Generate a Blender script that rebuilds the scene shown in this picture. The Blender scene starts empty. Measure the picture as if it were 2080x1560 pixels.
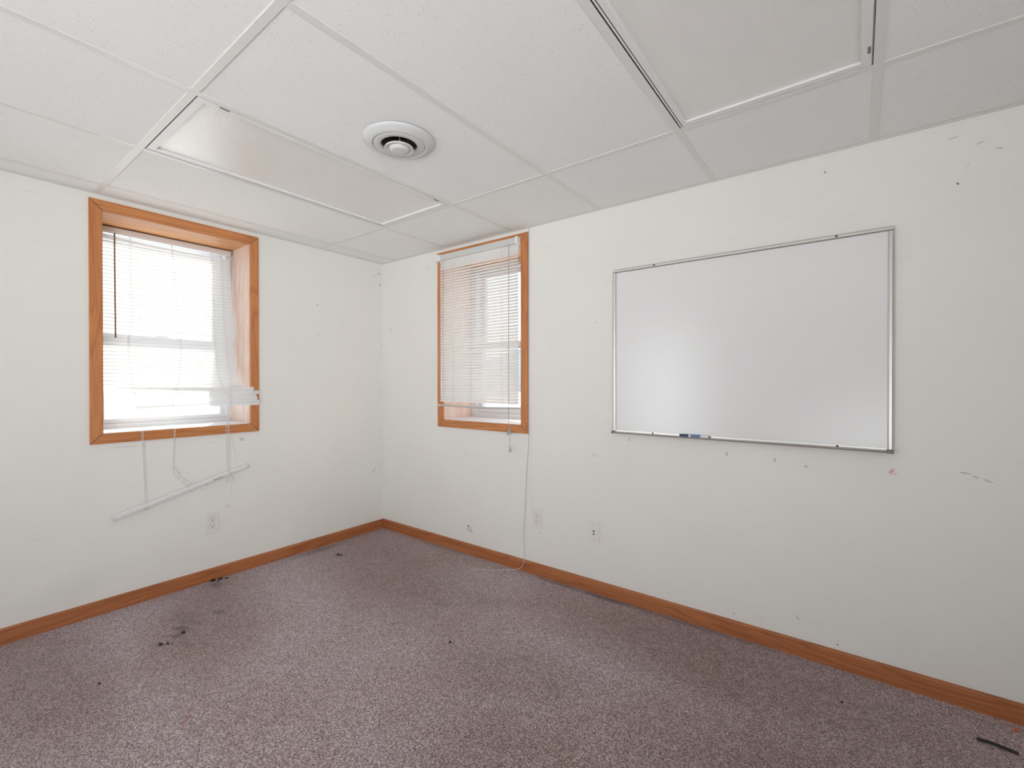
import bpy, bmesh, math, random
from mathutils import Vector, Matrix
random.seed(7)
sc = bpy.context.scene
col = sc.collection
PI = math.pi
H = 2.1747                      # suspended ceiling height
XR, YB = 5.2, -4.9              # far extents of the room (behind the camera)
KX = [0.1702, 0.7532, 1.3560, 1.9635, 2.5705, 3.1765, 3.786, 4.3956, 5.005]   # cross tees
KY = [-0.5576, -1.7821, -3.0013, -4.2205]                                   # main tees

# ------------------------------------------------------------------ helpers
def link(o):
    col.objects.link(o); return o

def tag(o, label=None, cat=None, group=None, kind=None):
    if label: o['label'] = label
    if cat: o['category'] = cat
    if group: o['group'] = group
    if kind: o['kind'] = kind
    return o

def empty(name, loc, label=None, cat=None, group=None, kind=None):
    o = bpy.data.objects.new(name, None)
    o.empty_display_size = 0.05
    o.location = loc
    link(o)
    return tag(o, label, cat, group, kind)

def origin(o):
    v = Vector((0, 0, 0))
    while o is not None:
        v += Vector(o.location); o = o.parent
    return v

def build(name, bm, mat, parent=None, at=None, smooth=False, bevel=0, seg=2):
    """bm is in world coordinates; becomes ONE mesh object (child of parent)"""
    base = origin(parent) if parent else Vector((0, 0, 0))
    loc = Vector(at) if at is not None else base.copy()
    bmesh.ops.remove_doubles(bm, verts=bm.verts, dist=1e-6)
    bmesh.ops.recalc_face_normals(bm, faces=bm.faces)
    bmesh.ops.translate(bm, verts=bm.verts, vec=-loc)
    me = bpy.data.meshes.new(name)
    bm.to_mesh(me); bm.free()
    if mat: me.materials.append(mat)
    if smooth:
        for p in me.polygons: p.use_smooth = True
    o = bpy.data.objects.new(name, me)
    o.location = loc - base if parent else loc
    o.parent = parent
    link(o)
    if bevel:
        m = o.modifiers.new('bevel', 'BEVEL'); m.width = bevel; m.segments = seg
        m.limit_method = 'ANGLE'; m.angle_limit = math.radians(40)
    return o

def box(bm, a, b):
    xs, ys, zs = zip(a, b)
    v = [bm.verts.new((x, y, z)) for x in sorted(xs) for y in sorted(ys) for z in sorted(zs)]
    for f in ((0, 1, 3, 2), (4, 6, 7, 5), (0, 4, 5, 1), (2, 3, 7, 6), (0, 2, 6, 4), (1, 5, 7, 3)):
        bm.faces.new([v[i] for i in f])

def boxes(*ab):
    bm = bmesh.new()
    for a, b in ab: 
        box(bm, a, b)
    return bm

def prism(bm, poly, fn, w0, w1):
    """polygon of (u,v) extruded from w0 to w1; fn(u,v,w) gives the world point"""
    A = [bm.verts.new(fn(u, v, w0)) for u, v in poly]
    B = [bm.verts.new(fn(u, v, w1)) for u, v in poly]
    bm.faces.new(A); bm.faces.new(B[::-1])
    n = len(poly)
    for i in range(n):
        bm.faces.new((A[i], A[(i + 1) % n], B[(i + 1) % n], B[i]))

def tube(bm, pts, r, n=8, cap=True):
    pts = [Vector(p) for p in pts]
    rings = []
    prev = None
    for i, p in enumerate(pts):
        t = (pts[min(i + 1, len(pts) - 1)] - pts[max(i - 1, 0)]).normalized()
        if prev is None:
            a = t.orthogonal().normalized()
        else:
            a = (prev - t * prev.dot(t))
            a = a.normalized() if a.length > 1e-6 else t.orthogonal().normalized()
        prev = a
        b = t.cross(a)
        rr = r[i] if isinstance(r, (list, tuple)) else r
        rings.append([bm.verts.new(p + (a * math.cos(2 * PI * k / n) + b * math.sin(2 * PI * k / n)) * rr) for k in range(n)])
    for i in range(len(rings) - 1):
        for k in range(n):
            bm.faces.new((rings[i][k], rings[i][(k + 1) % n], rings[i + 1][(k + 1) % n], rings[i + 1][k]))
    if cap:
        bm.faces.new(rings[0][::-1]); bm.faces.new(rings[-1])

def spline(pts, n=8):
    P = [Vector(p) for p in pts]
    out = []
    for i in range(len(P) - 1):
        p0, p1, p2, p3 = P[max(i - 1, 0)], P[i], P[i + 1], P[min(i + 2, len(P) - 1)]
        for k in range(n):
            t = k / n
            out.append(0.5 * ((2 * p1) + (p2 - p0) * t + (2 * p0 - 5 * p1 + 4 * p2 - p3) * t * t + (3 * p1 - p0 - 3 * p2 + p3) * t ** 3))
    out.append(P[-1])
    return out

def lathe(bm, prof, c, n=64, axis='z', close=False):
    """prof: list of (radius, height) spun about an axis through c"""
    rings = []
    for r, h in prof:
        ring = []
        for k in range(n):
            a = 2 * PI * k / n
            d = (r * math.cos(a), r * math.sin(a))
            if axis == 'z': v = (c[0] + d[0], c[1] + d[1], c[2] + h)
            elif axis == 'x': v = (c[0] + h, c[1] + d[0], c[2] + d[1])
            else: v = (c[0] + d[0], c[1] + h, c[2] + d[1])
            ring.append(bm.verts.new(v))
        rings.append(ring)
    for i in range(len(rings) - 1):
        for k in range(n):
            bm.faces.new((rings[i][k], rings[i][(k + 1) % n], rings[i + 1][(k + 1) % n], rings[i + 1][k]))
    if close:
        bm.faces.new(rings[0]); bm.faces.new(rings[-1][::-1])

def lump(bm, c, r, sq=(1, 1, 1), rough=0.35, seed=0):
    rnd = random.Random(seed)
    ret = bmesh.ops.create_icosphere(bm, subdivisions=2, radius=1.0)
    for v in ret['verts']:
        k = 1 + rnd.uniform(-rough, rough)
        v.co = Vector((c[0] + v.co.x * r * sq[0] * k, c[1] + v.co.y * r * sq[1] * k, c[2] + v.co.z * r * sq[2] * k))

# ------------------------------------------------------------------ node helpers
class N:
    def __init__(s, name):
        s.m = bpy.data.materials.new(name); s.m.use_nodes = True
        s.t = s.m.node_tree; s.t.nodes.clear()
        s.out = s.t.nodes.new('ShaderNodeOutputMaterial')
    def n(s, typ, ins=None, **kw):
        nd = s.t.nodes.new(typ)
        for k, v in kw.items(): setattr(nd, k, v)
        for k, v in (ins or {}).items():
            if hasattr(v, 'is_linked') or hasattr(v, 'links'): s.t.links.new(v, nd.inputs[k])
            else: nd.inputs[k].default_value = v
        return nd
    def math(s, op, a, b=None, c=None, clamp=False):
        nd = s.t.nodes.new('ShaderNodeMath'); nd.operation = op; nd.use_clamp = clamp
        for i, v in enumerate((a, b, c)):
            if v is None: continue
            if hasattr(v, 'links'): s.t.links.new(v, nd.inputs[i])
            else: nd.inputs[i].default_value = v
        return nd.outputs[0]
    def mix(s, f, a, b, blend='MIX'):
        nd = s.t.nodes.new('ShaderNodeMix'); nd.data_type = 'RGBA'; nd.blend_type = blend
        for k, v in ((0, f), (6, a), (7, b)):
            if hasattr(v, 'links'): s.t.links.new(v, nd.inputs[k])
            else: nd.inputs[k].default_value = v if k == 0 or len(v) == 4 else (*v, 1)
        return nd.outputs[2]
    def ramp(s, f, stops, interp='LINEAR'):
        nd = s.t.nodes.new('ShaderNodeValToRGB'); cr = nd.color_ramp; cr.interpolation = interp
        while len(cr.elements) < len(stops): cr.elements.new(0.5)
        for e, (p, c) in zip(cr.elements, stops):
            e.position = p; e.color = (c, c, c, 1) if isinstance(c, (int, float)) else (*c, 1)
        s.t.links.new(f, nd.inputs[0]); return nd.outputs[0]
    def coord(s): return s.n('ShaderNodeTexCoord').outputs['Object']
    def map(s, v, scale=(1, 1, 1), loc=(0, 0, 0), rot=(0, 0, 0), typ='POINT'):
        nd = s.n('ShaderNodeMapping', vector_type=typ)
        s.t.links.new(v, nd.inputs[0])
        nd.inputs['Location'].default_value = loc; nd.inputs['Rotation'].default_value = rot; nd.inputs['Scale'].default_value = scale
        return nd.outputs[0]
    def noise(s, v, scale, detail=4, rough=0.5, dist=0.0, out='Fac'):
        nd = s.n('ShaderNodeTexNoise', {'Vector': v, 'Scale': scale, 'Detail': detail, 'Roughness': rough, 'Distortion': dist})
        return nd.outputs[out]
    def voro(s, v, scale, feature='F1', out='Distance', rnd=1.0):
        nd = s.n('ShaderNodeTexVoronoi', {'Vector': v, 'Scale': scale, 'Randomness': rnd}, feature=feature)
        return nd.outputs[out]
    def sep(s, v):
        nd = s.n('ShaderNodeSeparateXYZ', {0: v}); return nd.outputs
    def comb(s, x, y, z):
        return s.n('ShaderNodeCombineXYZ', {0: x, 1: y, 2: z}).outputs[0]
    def bump(s, h, strength=0.3, dist=0.001):
        return s.n('ShaderNodeBump', {'Height': h, 'Strength': strength, 'Distance': dist}).outputs[0]
    def bsdf(s, **kw):
        ins = {k.replace('_', ' '): (v if not (isinstance(v, tuple) and len(v) == 3) else (*v, 1)) for k, v in kw.items()}
        b = s.n('ShaderNodeBsdfPrincipled', ins)
        s.t.links.new(b.outputs[0], s.out.inputs[0]); return b
    def spots(s, v2, lst, wob=0.3):
        """mask (0..1) of blotches: lst of (u, v, ru, rv, angle, strength); v2 has u,v in x,y"""
        nz = s.n('ShaderNodeTexNoise', {'Vector': v2, 'Scale': 55.0, 'Detail': 2.0}).outputs['Color']
        off = s.n('ShaderNodeVectorMath', {0: nz, 1: (0.5, 0.5, 0.5)}, operation='SUBTRACT').outputs[0]
        wv = s.n('ShaderNodeVectorMath', {0: off, 1: (wob * .04, wob * .04, 0), 2: v2}, operation='MULTIPLY_ADD').outputs[0]
        acc = None
        for u, v, ru, rv, ang, st in lst:
            mp = s.map(wv, scale=(ru, rv, 1), rot=(0, 0, ang), loc=(u, v, 0), typ='TEXTURE')
            ln = s.n('ShaderNodeVectorMath', {0: mp}, operation='LENGTH').outputs['Value']
            f = s.math('MULTIPLY_ADD', ln, -st / .65, st / .65, clamp=True)
            if st < 1: f = s.math('MINIMUM', f, st)
            acc = f if acc is None else s.math('MAXIMUM', acc, f)
        return acc

def plain(name, color, rough=0.5, metal=0.0, spec=0.5, **kw):
    k = N(name)
    v = k.coord()
    nz = k.noise(v, 60, 3)
    c = k.mix(k.math('MULTIPLY', nz, 0.12), color, tuple(x * 0.8 for x in color))
    k.bsdf(Base_Color=c, Roughness=rough, Metallic=metal, Specular_IOR_Level=spec, **kw)
    return k.m

def oak(name, axis, tone=1.0, light=(0.66, 0.28, 0.105), dark=(0.38, 0.12, 0.035), off=0.0, pale_patch=False):
    k = N(name)
    v = k.map(k.coord(), loc=(off, off * 1.7, off * .6))
    sc_ = [26, 26, 26]; sc_[axis] = 1.3
    sf = [300, 300, 300]; sf[axis] = 7
    a = k.noise(k.map(v, scale=sc_), 1.0, 5, 0.6, 0.4)
    lo = [9, 9, 9]; lo[axis] = 0.9
    ringsrc = k.noise(k.map(v, scale=lo), 1.0, 1.5, 0.4, 0.2)
    ring = k.math('SINE', k.math('MULTIPLY', ringsrc, 62.0))
    ring = k.ramp(k.math('MULTIPLY_ADD', ring, 0.5, 0.5), [(0.0, 0.0), (0.75, 0.15), (1.0, 1.0)])
    pores = k.ramp(k.noise(k.map(v, scale=sf), 1.0, 2, 0.5), [(0.40, 1.0), (0.56, 0.0)])
    lt = tuple(x * tone for x in light); dk = tuple(x * tone for x in dark)
    c = k.mix(k.ramp(a, [(0.3, 0.0), (0.75, 1.0)]), lt, tuple(0.5 * (p + q) for p, q in zip(lt, dk)))
    c = k.mix(k.math('MULTIPLY', ring, 0.5), c, dk)
    c = k.mix(k.math('MULTIPLY', pores, 0.40), c, dk)
    if pale_patch:      # paler patches below a hard upper edge on the lining board
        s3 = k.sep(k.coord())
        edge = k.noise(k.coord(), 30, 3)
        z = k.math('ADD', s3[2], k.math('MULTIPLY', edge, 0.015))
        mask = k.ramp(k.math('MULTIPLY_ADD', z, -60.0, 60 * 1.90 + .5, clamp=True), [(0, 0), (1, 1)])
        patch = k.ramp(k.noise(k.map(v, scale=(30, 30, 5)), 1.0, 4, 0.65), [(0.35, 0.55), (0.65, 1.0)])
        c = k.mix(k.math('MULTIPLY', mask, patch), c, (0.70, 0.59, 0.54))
    h = k.math('ADD', k.math('MULTIPLY', a, 0.4), k.math('MULTIPLY', pores, -0.4))
    k.bsdf(Base_Color=c, Roughness=0.42, Specular_IOR_Level=0.4, Normal=k.bump(h, 0.25, 0.0006))
    return k.m

def wall_mat(name, a, b, marks, pinks=(), base=(0.82, 0.80, 0.76)):
    """painted drywall; a, b are the in-plane axes"""
    k = N(name)
    co = k.coord(); s3 = k.sep(co)
    v2 = k.comb(s3[a], s3[b], 0.0)
    peel = k.noise(v2, 130, 1, 0.55)
    lumps = k.noise(v2, 14, 1, 0.5)
    grime = k.ramp(k.noise(v2, 1.7, 5, 0.62), [(0.38, 0.0), (0.78, 1.0)])
    c = k.mix(k.math('MULTIPLY', grime, 0.30), base, (0.71, 0.695, 0.665))
    # handling dirt: grey flecks gathered low on the wall and in loose clusters
    fl = k.ramp(k.voro(k.map(v2, scale=(1, 1.0, 1)), 26.0), [(0.03, 1.0), (0.075, 0.0)])
    cl = k.ramp(k.noise(v2, 3.1, 3, 0.6), [(0.52, 0.0), (0.66, 1.0)])
    c = k.mix(k.math('MULTIPLY', k.math('MULTIPLY', fl, cl), 0.35), c, (0.33, 0.31, 0.29))
    st = k.noise(k.map(v2, scale=(9, 26, 1), rot=(0, 0, .5)), 1.0, 4, 0.7)
    c = k.mix(k.math('MULTIPLY', k.ramp(st, [(0.62, 0.0), (0.74, 1.0)]), 0.16), c, (0.45, 0.43, 0.41))
    if marks: c = k.mix(k.spots(v2, marks), c, (0.13, 0.12, 0.11))
    if pinks: c = k.mix(k.spots(v2, pinks), c, (0.72, 0.25, 0.25))
    h = k.math('ADD', k.math('MULTIPLY', peel, 0.55), k.math('MULTIPLY', lumps, 1.3))
    k.bsdf(Base_Color=c, Roughness=0.55, Specular_IOR_Level=0.35, Normal=k.bump(h, 0.22, 0.0022))
    return k.m

# ------------------------------------------------------------------ materials
M = {}
M['wall_l'] = wall_mat('paint_left_wall', 1, 2, [
    (-1.087, .842, .016, .012, 0, .40), (-1.075, .832, .022, .004, .1, .30), (-.573, 1.762, .004, .012, .2, .8), (-.569, 1.548, .007, .005, 0, .7),
    (-1.778, .062, .010, .006, .6, .6), (-.085, 2.066, .01, .006, 0, .5), (-1.66, .856, .10, .006, -.03, .14), (-1.40, .845, .05, .004, 0, .14),
    (-1.25, .838, .02, .008, 0, .10), (-1.17, .43, .02, .02, 0, .12), (-.035, 2.09, .02, .008, 0, .5), (-.03, 2.00, .006, .02, 0, .6),
    (-.012, 1.5, .006, .01, 0, .5), (-1.63, .64, .009, .006, 0, .14), (-.09, .487, .03, .012, .8, .25), (-2.02, 2.11, .05, .005, 0, .08), (-1.9, .16, .25, .10, .3, .05)])
M['wall_r'] = wall_mat('paint_right_wall', 0, 2, [
    (.955, .190, .013, .010, .4, .95), (.985, .186, .006, .005, 0, .9), (.972, .165, .016, .014, .3, .55), (.99, .158, .006, .006, 0, .95), (.95, .172, .02, .006, 0, .4),
    (3.015, 2.097, .007, .006, 0, .8), (3.422, 1.94, .005, .006, 0, .95), (3.445, .866, .02, .004, -.2, .45), (3.475, .856, .012, .004, -.4, .4), (3.505, .846, .02, .004, -.4, .45),
    (1.939, 1.543, .006, .006, 0, .4), (1.923, .785, .012, .012, 0, .14), (1.94, .782, .03, .008, 0, .1), (2.92, .166, .016, .0025, -.6, .8), (2.66, .105, .004, .004, 0, .8), (3.063, .095, .005, .005, 0, .9),
    (3.48, 2.075, .015, .004, .4, .4), (3.53, 2.04, .013, .004, -.3, .4), (3.41, 2.115, .02, .004, 0, .3), (3.45, 2.0, .0018, .05, -.35, .2),
    (2.63, .86, .01, .01, 0, .4), (2.83, .85, .008, .012, 0, .45), (2.95, .835, .010, .008, 0, .35), (2.14, .89, .012, .012, 0, .25),
    (.55, 2.06, .03, .005, .2, .2), (.30, 2.09, .012, .006, 0, .4), (.10, 1.62, .006, .02, 0, .4), (1.56, .27, .008, .006, 0, .5), (.93, .7, .01, .006, 0, .3)],
    pinks=[(3.237, .848, .008, .018, -.5, .8), (3.246, .84, .012, .004, .3, .6)])
M['wall'] = wall_mat('paint_wall', 0, 2, [])
M['oak_x'] = oak('oak_lengthwise_x', 0)
M['oak_y'] = oak('oak_lengthwise_y', 1, off=3.1)
M['oak_z'] = oak('oak_upright', 2, off=5.7)
M['base_x'] = oak('oak_baseboard_x', 0, 1.0, (0.50, 0.185, 0.072), (0.27, 0.08, 0.026), off=1.3)
M['base_y'] = oak('oak_baseboard_y', 1, 1.0, (0.50, 0.185, 0.072), (0.27, 0.08, 0.026), off=7.3)
M['oak_lining'] = oak('oak_lining_pale', 1, 1.0, (0.70, 0.38, 0.18), (0.46, 0.18, 0.06), off=2.2)
M['oak_lining_x'] = oak('oak_lining_pale_x', 0, 1.0, (0.70, 0.38, 0.18), (0.46, 0.18, 0.06), off=2.6)
M['oak_pale_patch'] = oak('oak_lining_pale_patch', 2, 1.0, (0.66, 0.33, 0.14), (0.42, 0.15, 0.05), off=9.2, pale_patch=True)

def tile_mat():
    k = N('fissured_ceiling_tile')
    co = k.coord(); s3 = k.sep(co); v2 = k.comb(s3[0], s3[1], 0.0)
    # pin holes and short worm-like fissures
    w = k.n('ShaderNodeTexNoise', {'Vector': v2, 'Scale': 30.0, 'Detail': 2.0}).outputs['Color']
    warp = k.n('ShaderNodeVectorMath', {0: w, 1: (.012, .012, 0), 2: v2}, operation='MULTIPLY_ADD').outputs[0]
    vd = k.voro(warp, 118.0)
    pres = k.voro(warp, 118.0, out='Color')
    pick = k.ramp(k.sep(pres)[0], [(0.30, 0.0), (0.38, 1.0)])
    size = k.math('MULTIPLY_ADD', k.sep(pres)[1], 0.13, 0.07)
    hole = k.math('MULTIPLY', k.math('LESS_THAN', vd, size), pick)
    v3 = k.map(warp, scale=(1.0, 1.9, 1), rot=(0, 0, .6))
    vd2 = k.voro(v3, 44.0); p2 = k.voro(v3, 44.0, out='Color')
    hole2 = k.math('MULTIPLY', k.math('LESS_THAN', vd2, k.math('MULTIPLY_ADD', k.sep(p2)[1], .07, .03)), k.ramp(k.sep(p2)[0], [(0.5, 0), (0.55, 1)]))
    pin = k.math('LESS_THAN', k.voro(v2, 170.0), 0.16)
    hl = k.math('MAXIMUM', hole, hole2)
    c = k.mix(k.ramp(k.noise(v2, 3.0, 3), [(.3, 0.0), (.8, 1.0)]), (0.90, 0.90, 0.885), (0.875, 0.872, 0.855))
    c = k.mix(k.math('MULTIPLY', pin, 0.22), c, (0.45, 0.43, 0.40))
    c = k.mix(k.math('MULTIPLY', hl, 0.55), c, (0.36, 0.34, 0.31))
    h = k.noise(v2, 240, 1)
    k.bsdf(Base_Color=c, Roughness=0.9, Specular_IOR_Level=0.15, Normal=k.bump(h, 0.2, 0.0010))
    return k.m
M['tile'] = tile_mat()
M['slab'] = plain('ceiling_plenum', (0.70, 0.69, 0.66), 0.9)
M['tee'] = plain('tee_white_enamel', (0.80, 0.785, 0.76), 0.35)
M['fix'] = plain('fixture_white_enamel', (0.83, 0.83, 0.82), 0.32)
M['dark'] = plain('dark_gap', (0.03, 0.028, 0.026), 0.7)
M['screw'] = plain('dark_screw', (0.07, 0.065, 0.06), 0.4, 0.6)

def lens_mat():
    k = N('prismatic_diffuser')
    co = k.coord(); s3 = k.sep(co)
    P = 2 * PI / 0.0075
    a = k.math('SINE', k.math('MULTIPLY', k.math('ADD', s3[0], s3[1]), P * .707))
    b = k.math('SINE', k.math('MULTIPLY', k.math('SUBTRACT', s3[0], s3[1]), P * .707))
    h = k.math('MULTIPLY', a, b)
    dust = k.ramp(k.noise(co, 5, 4, .6), [(.35, 0.0), (.75, 1.0)])
    c = k.mix(k.math('MULTIPLY', dust, .5), (0.82, 0.80, 0.77), (0.76, 0.735, 0.70))
    c = k.mix(k.ramp(h, [(.3, 0.0), (1.0, .35)]), c, (0.70, 0.67, 0.63))
    k.bsdf(Base_Color=c, Roughness=0.4, Specular_IOR_Level=0.5, Coat_Weight=1.0, Coat_Roughness=0.26, Coat_IOR=2.2, Coat_Normal=k.bump(h, 0.2, 0.0010), Normal=k.bump(h, 0.35, 0.0012))
    return k.m
M['lens'] = lens_mat()

def carpet_mat():
    k = N('loop_pile_carpet')
    co = k.coord(); s3 = k.sep(co); v2 = k.comb(s3[0], s3[1], 0.0)
    w = k.n('ShaderNodeTexNoise', {'Vector': v2, 'Scale': 160.0, 'Detail': 2.0}).outputs['Color']
    warp = k.n('ShaderNodeVectorMath', {0: w, 1: (.006, .006, 0), 2: v2}, operation='MULTIPLY_ADD').outputs[0]
    tcol = k.sep(k.voro(warp, 300.0, out='Color'))
    fib = k.noise(k.map(warp, scale=(1, .62, 1), rot=(0, 0, .5)), 520, 2, .72)
    mid = k.noise(warp, 150, 2, .7)
    f = k.math('ADD', k.math('MULTIPLY', tcol[0], .34), k.math('ADD', k.math('MULTIPLY', fib, .66), k.math('MULTIPLY', mid, .30)))
    c = k.ramp(f, [(0.46, (0.085, 0.045, 0.046)), (0.57, (0.26, 0.172, 0.178)), (0.66, (0.46, 0.345, 0.355)), (0.75, (0.74, 0.63, 0.64)), (0.84, (0.95, 0.90, 0.90))])
    hue = k.noise(warp, 210, 2, .6, out='Color')
    hs = k.sep(hue)
    c = k.mix(k.ramp(hs[0], [(.52, 0.0), (.66, .5)]), c, (0.36, 0.17, 0.20))
    c = k.mix(k.ramp(hs[1], [(.55, 0.0), (.68, .5)]), c, (0.40, 0.38, 0.41))
    # trodden-in brown dirt
    big = k.noise(v2, 1.6, 4, .62)
    dirt = k.ramp(big, [(.42, 0.0), (.66, 1.0)])
    c = k.mix(k.math('MULTIPLY', dirt, .42), c, k.mix(1.0, c, (0.80, 0.62, 0.45), 'MULTIPLY'))
    blot = k.ramp(k.noise(v2, 9.0, 4, .65), [(.60, 0.0), (.75, 1.0)])
    c = k.mix(k.math('MULTIPLY', blot, .28), c, (0.09, 0.058, 0.045))
    specks = k.math('MULTIPLY', k.math('LESS_THAN', k.voro(v2, 16.0), .035), k.ramp(k.sep(k.voro(v2, 16.0, out='Color'))[1], [(.5, 0), (.6, 1)]))
    c = k.mix(k.math('MULTIPLY', specks, .8), c, (0.04, 0.03, 0.028))
    clus = k.ramp(k.noise(v2, 2.6, 3, .6), [(.55, 0), (.68, 1)])
    sp2 = k.math('MULTIPLY', k.math('LESS_THAN', k.voro(k.map(v2, scale=(1, 1.6, 1), rot=(0, 0, .4)), 24.0), .10), clus)
    c = k.mix(k.math('MULTIPLY', sp2, .65), c, (0.06, 0.042, 0.035))
    lint = k.math('MULTIPLY', k.math('LESS_THAN', k.voro(k.map(v2, scale=(1, 2.2, 1), rot=(0, 0, .9)), 9.0), .02), 1.0)
    c = k.mix(k.math('MULTIPLY', lint, .7), c, (0.75, 0.68, 0.62))
    soil_and_shade = k.spots(v2, [(.50, -1.45, .70, .34, -.35, .8), (.75, -.50, 1.15, .50, -.25, .9), (2.7, -.30, 1.3, .42, -.08, 1.0), (3.2, -.85, 1.1, .75, 0, 1.0), (.55, -2.05, .75, .30, 0, .85), (2.0, -.85, .5, .3, .3, .7), (2.3, -1.2, .6, .4, .2, .6)], 3.0)  # brown soil, with the floor's light falloff darkened into the colour
    soil_and_shade = k.math('MULTIPLY', soil_and_shade, k.ramp(k.noise(v2, 22.0, 5, .7), [(.25, .35), (.7, 1.0)]))
    c = k.mix(k.math('MULTIPLY', soil_and_shade, .95), c, k.mix(1.0, c, (0.50, 0.345, 0.295), 'MULTIPLY'))
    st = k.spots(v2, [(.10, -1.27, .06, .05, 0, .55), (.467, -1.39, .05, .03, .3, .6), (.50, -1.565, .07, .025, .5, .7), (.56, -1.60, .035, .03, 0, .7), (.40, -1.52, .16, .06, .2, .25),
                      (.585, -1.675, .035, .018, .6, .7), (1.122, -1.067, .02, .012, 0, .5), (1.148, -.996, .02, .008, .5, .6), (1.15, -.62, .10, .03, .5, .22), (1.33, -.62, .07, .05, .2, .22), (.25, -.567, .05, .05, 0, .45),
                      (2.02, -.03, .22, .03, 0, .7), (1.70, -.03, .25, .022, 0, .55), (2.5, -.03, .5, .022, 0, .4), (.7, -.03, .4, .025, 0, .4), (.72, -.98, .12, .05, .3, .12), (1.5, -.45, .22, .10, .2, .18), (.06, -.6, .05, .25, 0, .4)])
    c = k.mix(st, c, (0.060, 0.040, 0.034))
    rd = k.spots(v2, [(1.222, -1.77, .006, .028, .5, .8), (1.235, -1.785, .016, .006, .2, .7), (1.56, -1.45, .02, .006, .5, .35)])
    c = k.mix(rd, c, (0.40, 0.04, 0.03))
    h = k.noise(v2, 230, 1, .7)
    k.bsdf(Base_Color=c, Roughness=0.55, Specular_IOR_Level=0.6, Sheen_Weight=0.35, Sheen_Roughness=0.4, Sheen_Tint=(0.80, 0.88, 1.0), Normal=k.bump(h, 0.8, 0.008))
    return k.m
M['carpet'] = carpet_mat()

def slat_mat(name, col_, tr, share):
    k = N(name)
    d = k.n('ShaderNodeBsdfPrincipled', {'Base Color': (*col_, 1), 'Roughness': .38, 'Specular IOR Level': .5})
    t = k.n('ShaderNodeBsdfTranslucent', {'Color': (*tr, 1)})
    m = k.n('ShaderNodeMixShader', {0: share, 1: d.outputs[0], 2: t.outputs[0]})
    k.t.links.new(m.outputs[0], k.out.inputs[0]); return k.m
M['slat'] = slat_mat('white_vinyl_slat', (0.74, 0.745, 0.75), (0.95, 0.94, 0.90), .245)
M['slat2'] = slat_mat('cream_vinyl_slat', (0.80, 0.79, 0.77), (0.95, 0.95, 0.94), .22)
M['vinyl'] = plain('white_window_vinyl', (0.66, 0.66, 0.68), 0.35)
M['sill'] = plain('white_sill_paint', (0.84, 0.84, 0.85), 0.45)
M['rail'] = plain('blind_rail_enamel', (0.72, 0.70, 0.68), 0.35)
M['railw'] = plain('blind_head_rail_white', (0.78, 0.77, 0.76), 0.35)
M['railg'] = plain('blind_head_rail_grey', (0.64, 0.635, 0.62), 0.35)
M['railc'] = plain('bottom_rail_grey_beige', (0.52, 0.51, 0.47), 0.4)
M['cord'] = plain('white_cord', (0.76, 0.75, 0.73), 0.8)
M['cord_backlit'] = plain('backlit_cord', (0.40, 0.38, 0.35), 0.8)  # white cord, its backlit darkness put into the colour
M['cable'] = plain('grey_white_cable', (0.62, 0.60, 0.57), 0.5)
M['tassel'] = plain('grey_tassel', (0.45, 0.43, 0.40), 0.5)
M['wand'] = plain('brown_wand', (0.24, 0.155, 0.12), 0.3)
M['wandc'] = plain('clear_wand', (0.66, 0.65, 0.64), 0.2)
M['alu'] = plain('satin_aluminium', (0.66, 0.64, 0.61), 0.38, 0.85)
M['board'] = plain('whiteboard_enamel', (0.80, 0.79, 0.785), 0.22, 0, 0.45)
M['cap'] = plain('grey_corner_plastic', (0.20, 0.19, 0.17), 0.5)
M['plate'] = plain('almond_plate_plastic', (0.80, 0.77, 0.72), 0.35)
M['recep'] = plain('almond_receptacle', (0.80, 0.775, 0.73), 0.3)
M['slot'] = plain('black_slot', (0.015, 0.013, 0.012), 0.6)
M['navy'] = plain('navy_marker_plastic', (0.035, 0.06, 0.16), 0.35)
M['label'] = plain('blue_marker_label', (0.12, 0.22, 0.40), 0.4)
M['mwhite'] = plain('marker_barrel_white', (0.80, 0.80, 0.80), 0.35)
M['soil_and_shade'] = plain('dark_soil', (0.035, 0.026, 0.022), 0.95)
M['rubber'] = plain('black_rubber', (0.016, 0.018, 0.018), 0.55)
M['orange'] = plain('orange_plastic', (0.85, 0.10, 0.01), 0.5)
M['paper'] = plain('pale_scrap', (0.72, 0.66, 0.58), 0.8)
M['vent'] = plain('vent_white_enamel', (0.66, 0.66, 0.655), 0.42)
M['duct'] = plain('brown_duct', (0.14, 0.085, 0.06), 0.45, 0.3)

def glass_mat():
    k = N('window_glass')
    f_ = k.n('ShaderNodeLayerWeight', {'Blend': 0.5}).outputs['Facing']
    fac = k.math('MULTIPLY_ADD', k.math('POWER', f_, 5.0), 0.9, 0.035)
    t = k.n('ShaderNodeBsdfTransparent', {'Color': (.93, .95, .95, 1)})
    g = k.n('ShaderNodeBsdfGlossy', {'Roughness': 0.02})
    m = k.n('ShaderNodeMixShader', {0: fac, 1: t.outputs[0], 2: g.outputs[0]})
    k.t.links.new(m.outputs[0], k.out.inputs[0]); return k.m
M['glass'] = glass_mat()

def ground_mat():
    k = N('pale_gravel_ground')
    co = k.coord()
    c = k.mix(k.noise(co, 2.5, 6, .7), (0.50, 0.51, 0.53), (0.66, 0.67, 0.70))
    c = k.mix(k.ramp(k.noise(co, 40, 3), [(.5, 0), (.7, .4)]), c, (0.36, 0.36, 0.37))
    k.bsdf(Base_Color=c, Roughness=0.9); return k.m
M['ground'] = ground_mat()
M['hill'] = plain('hazy_hillside', (0.62, 0.62, 0.60), 0.95)

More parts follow.
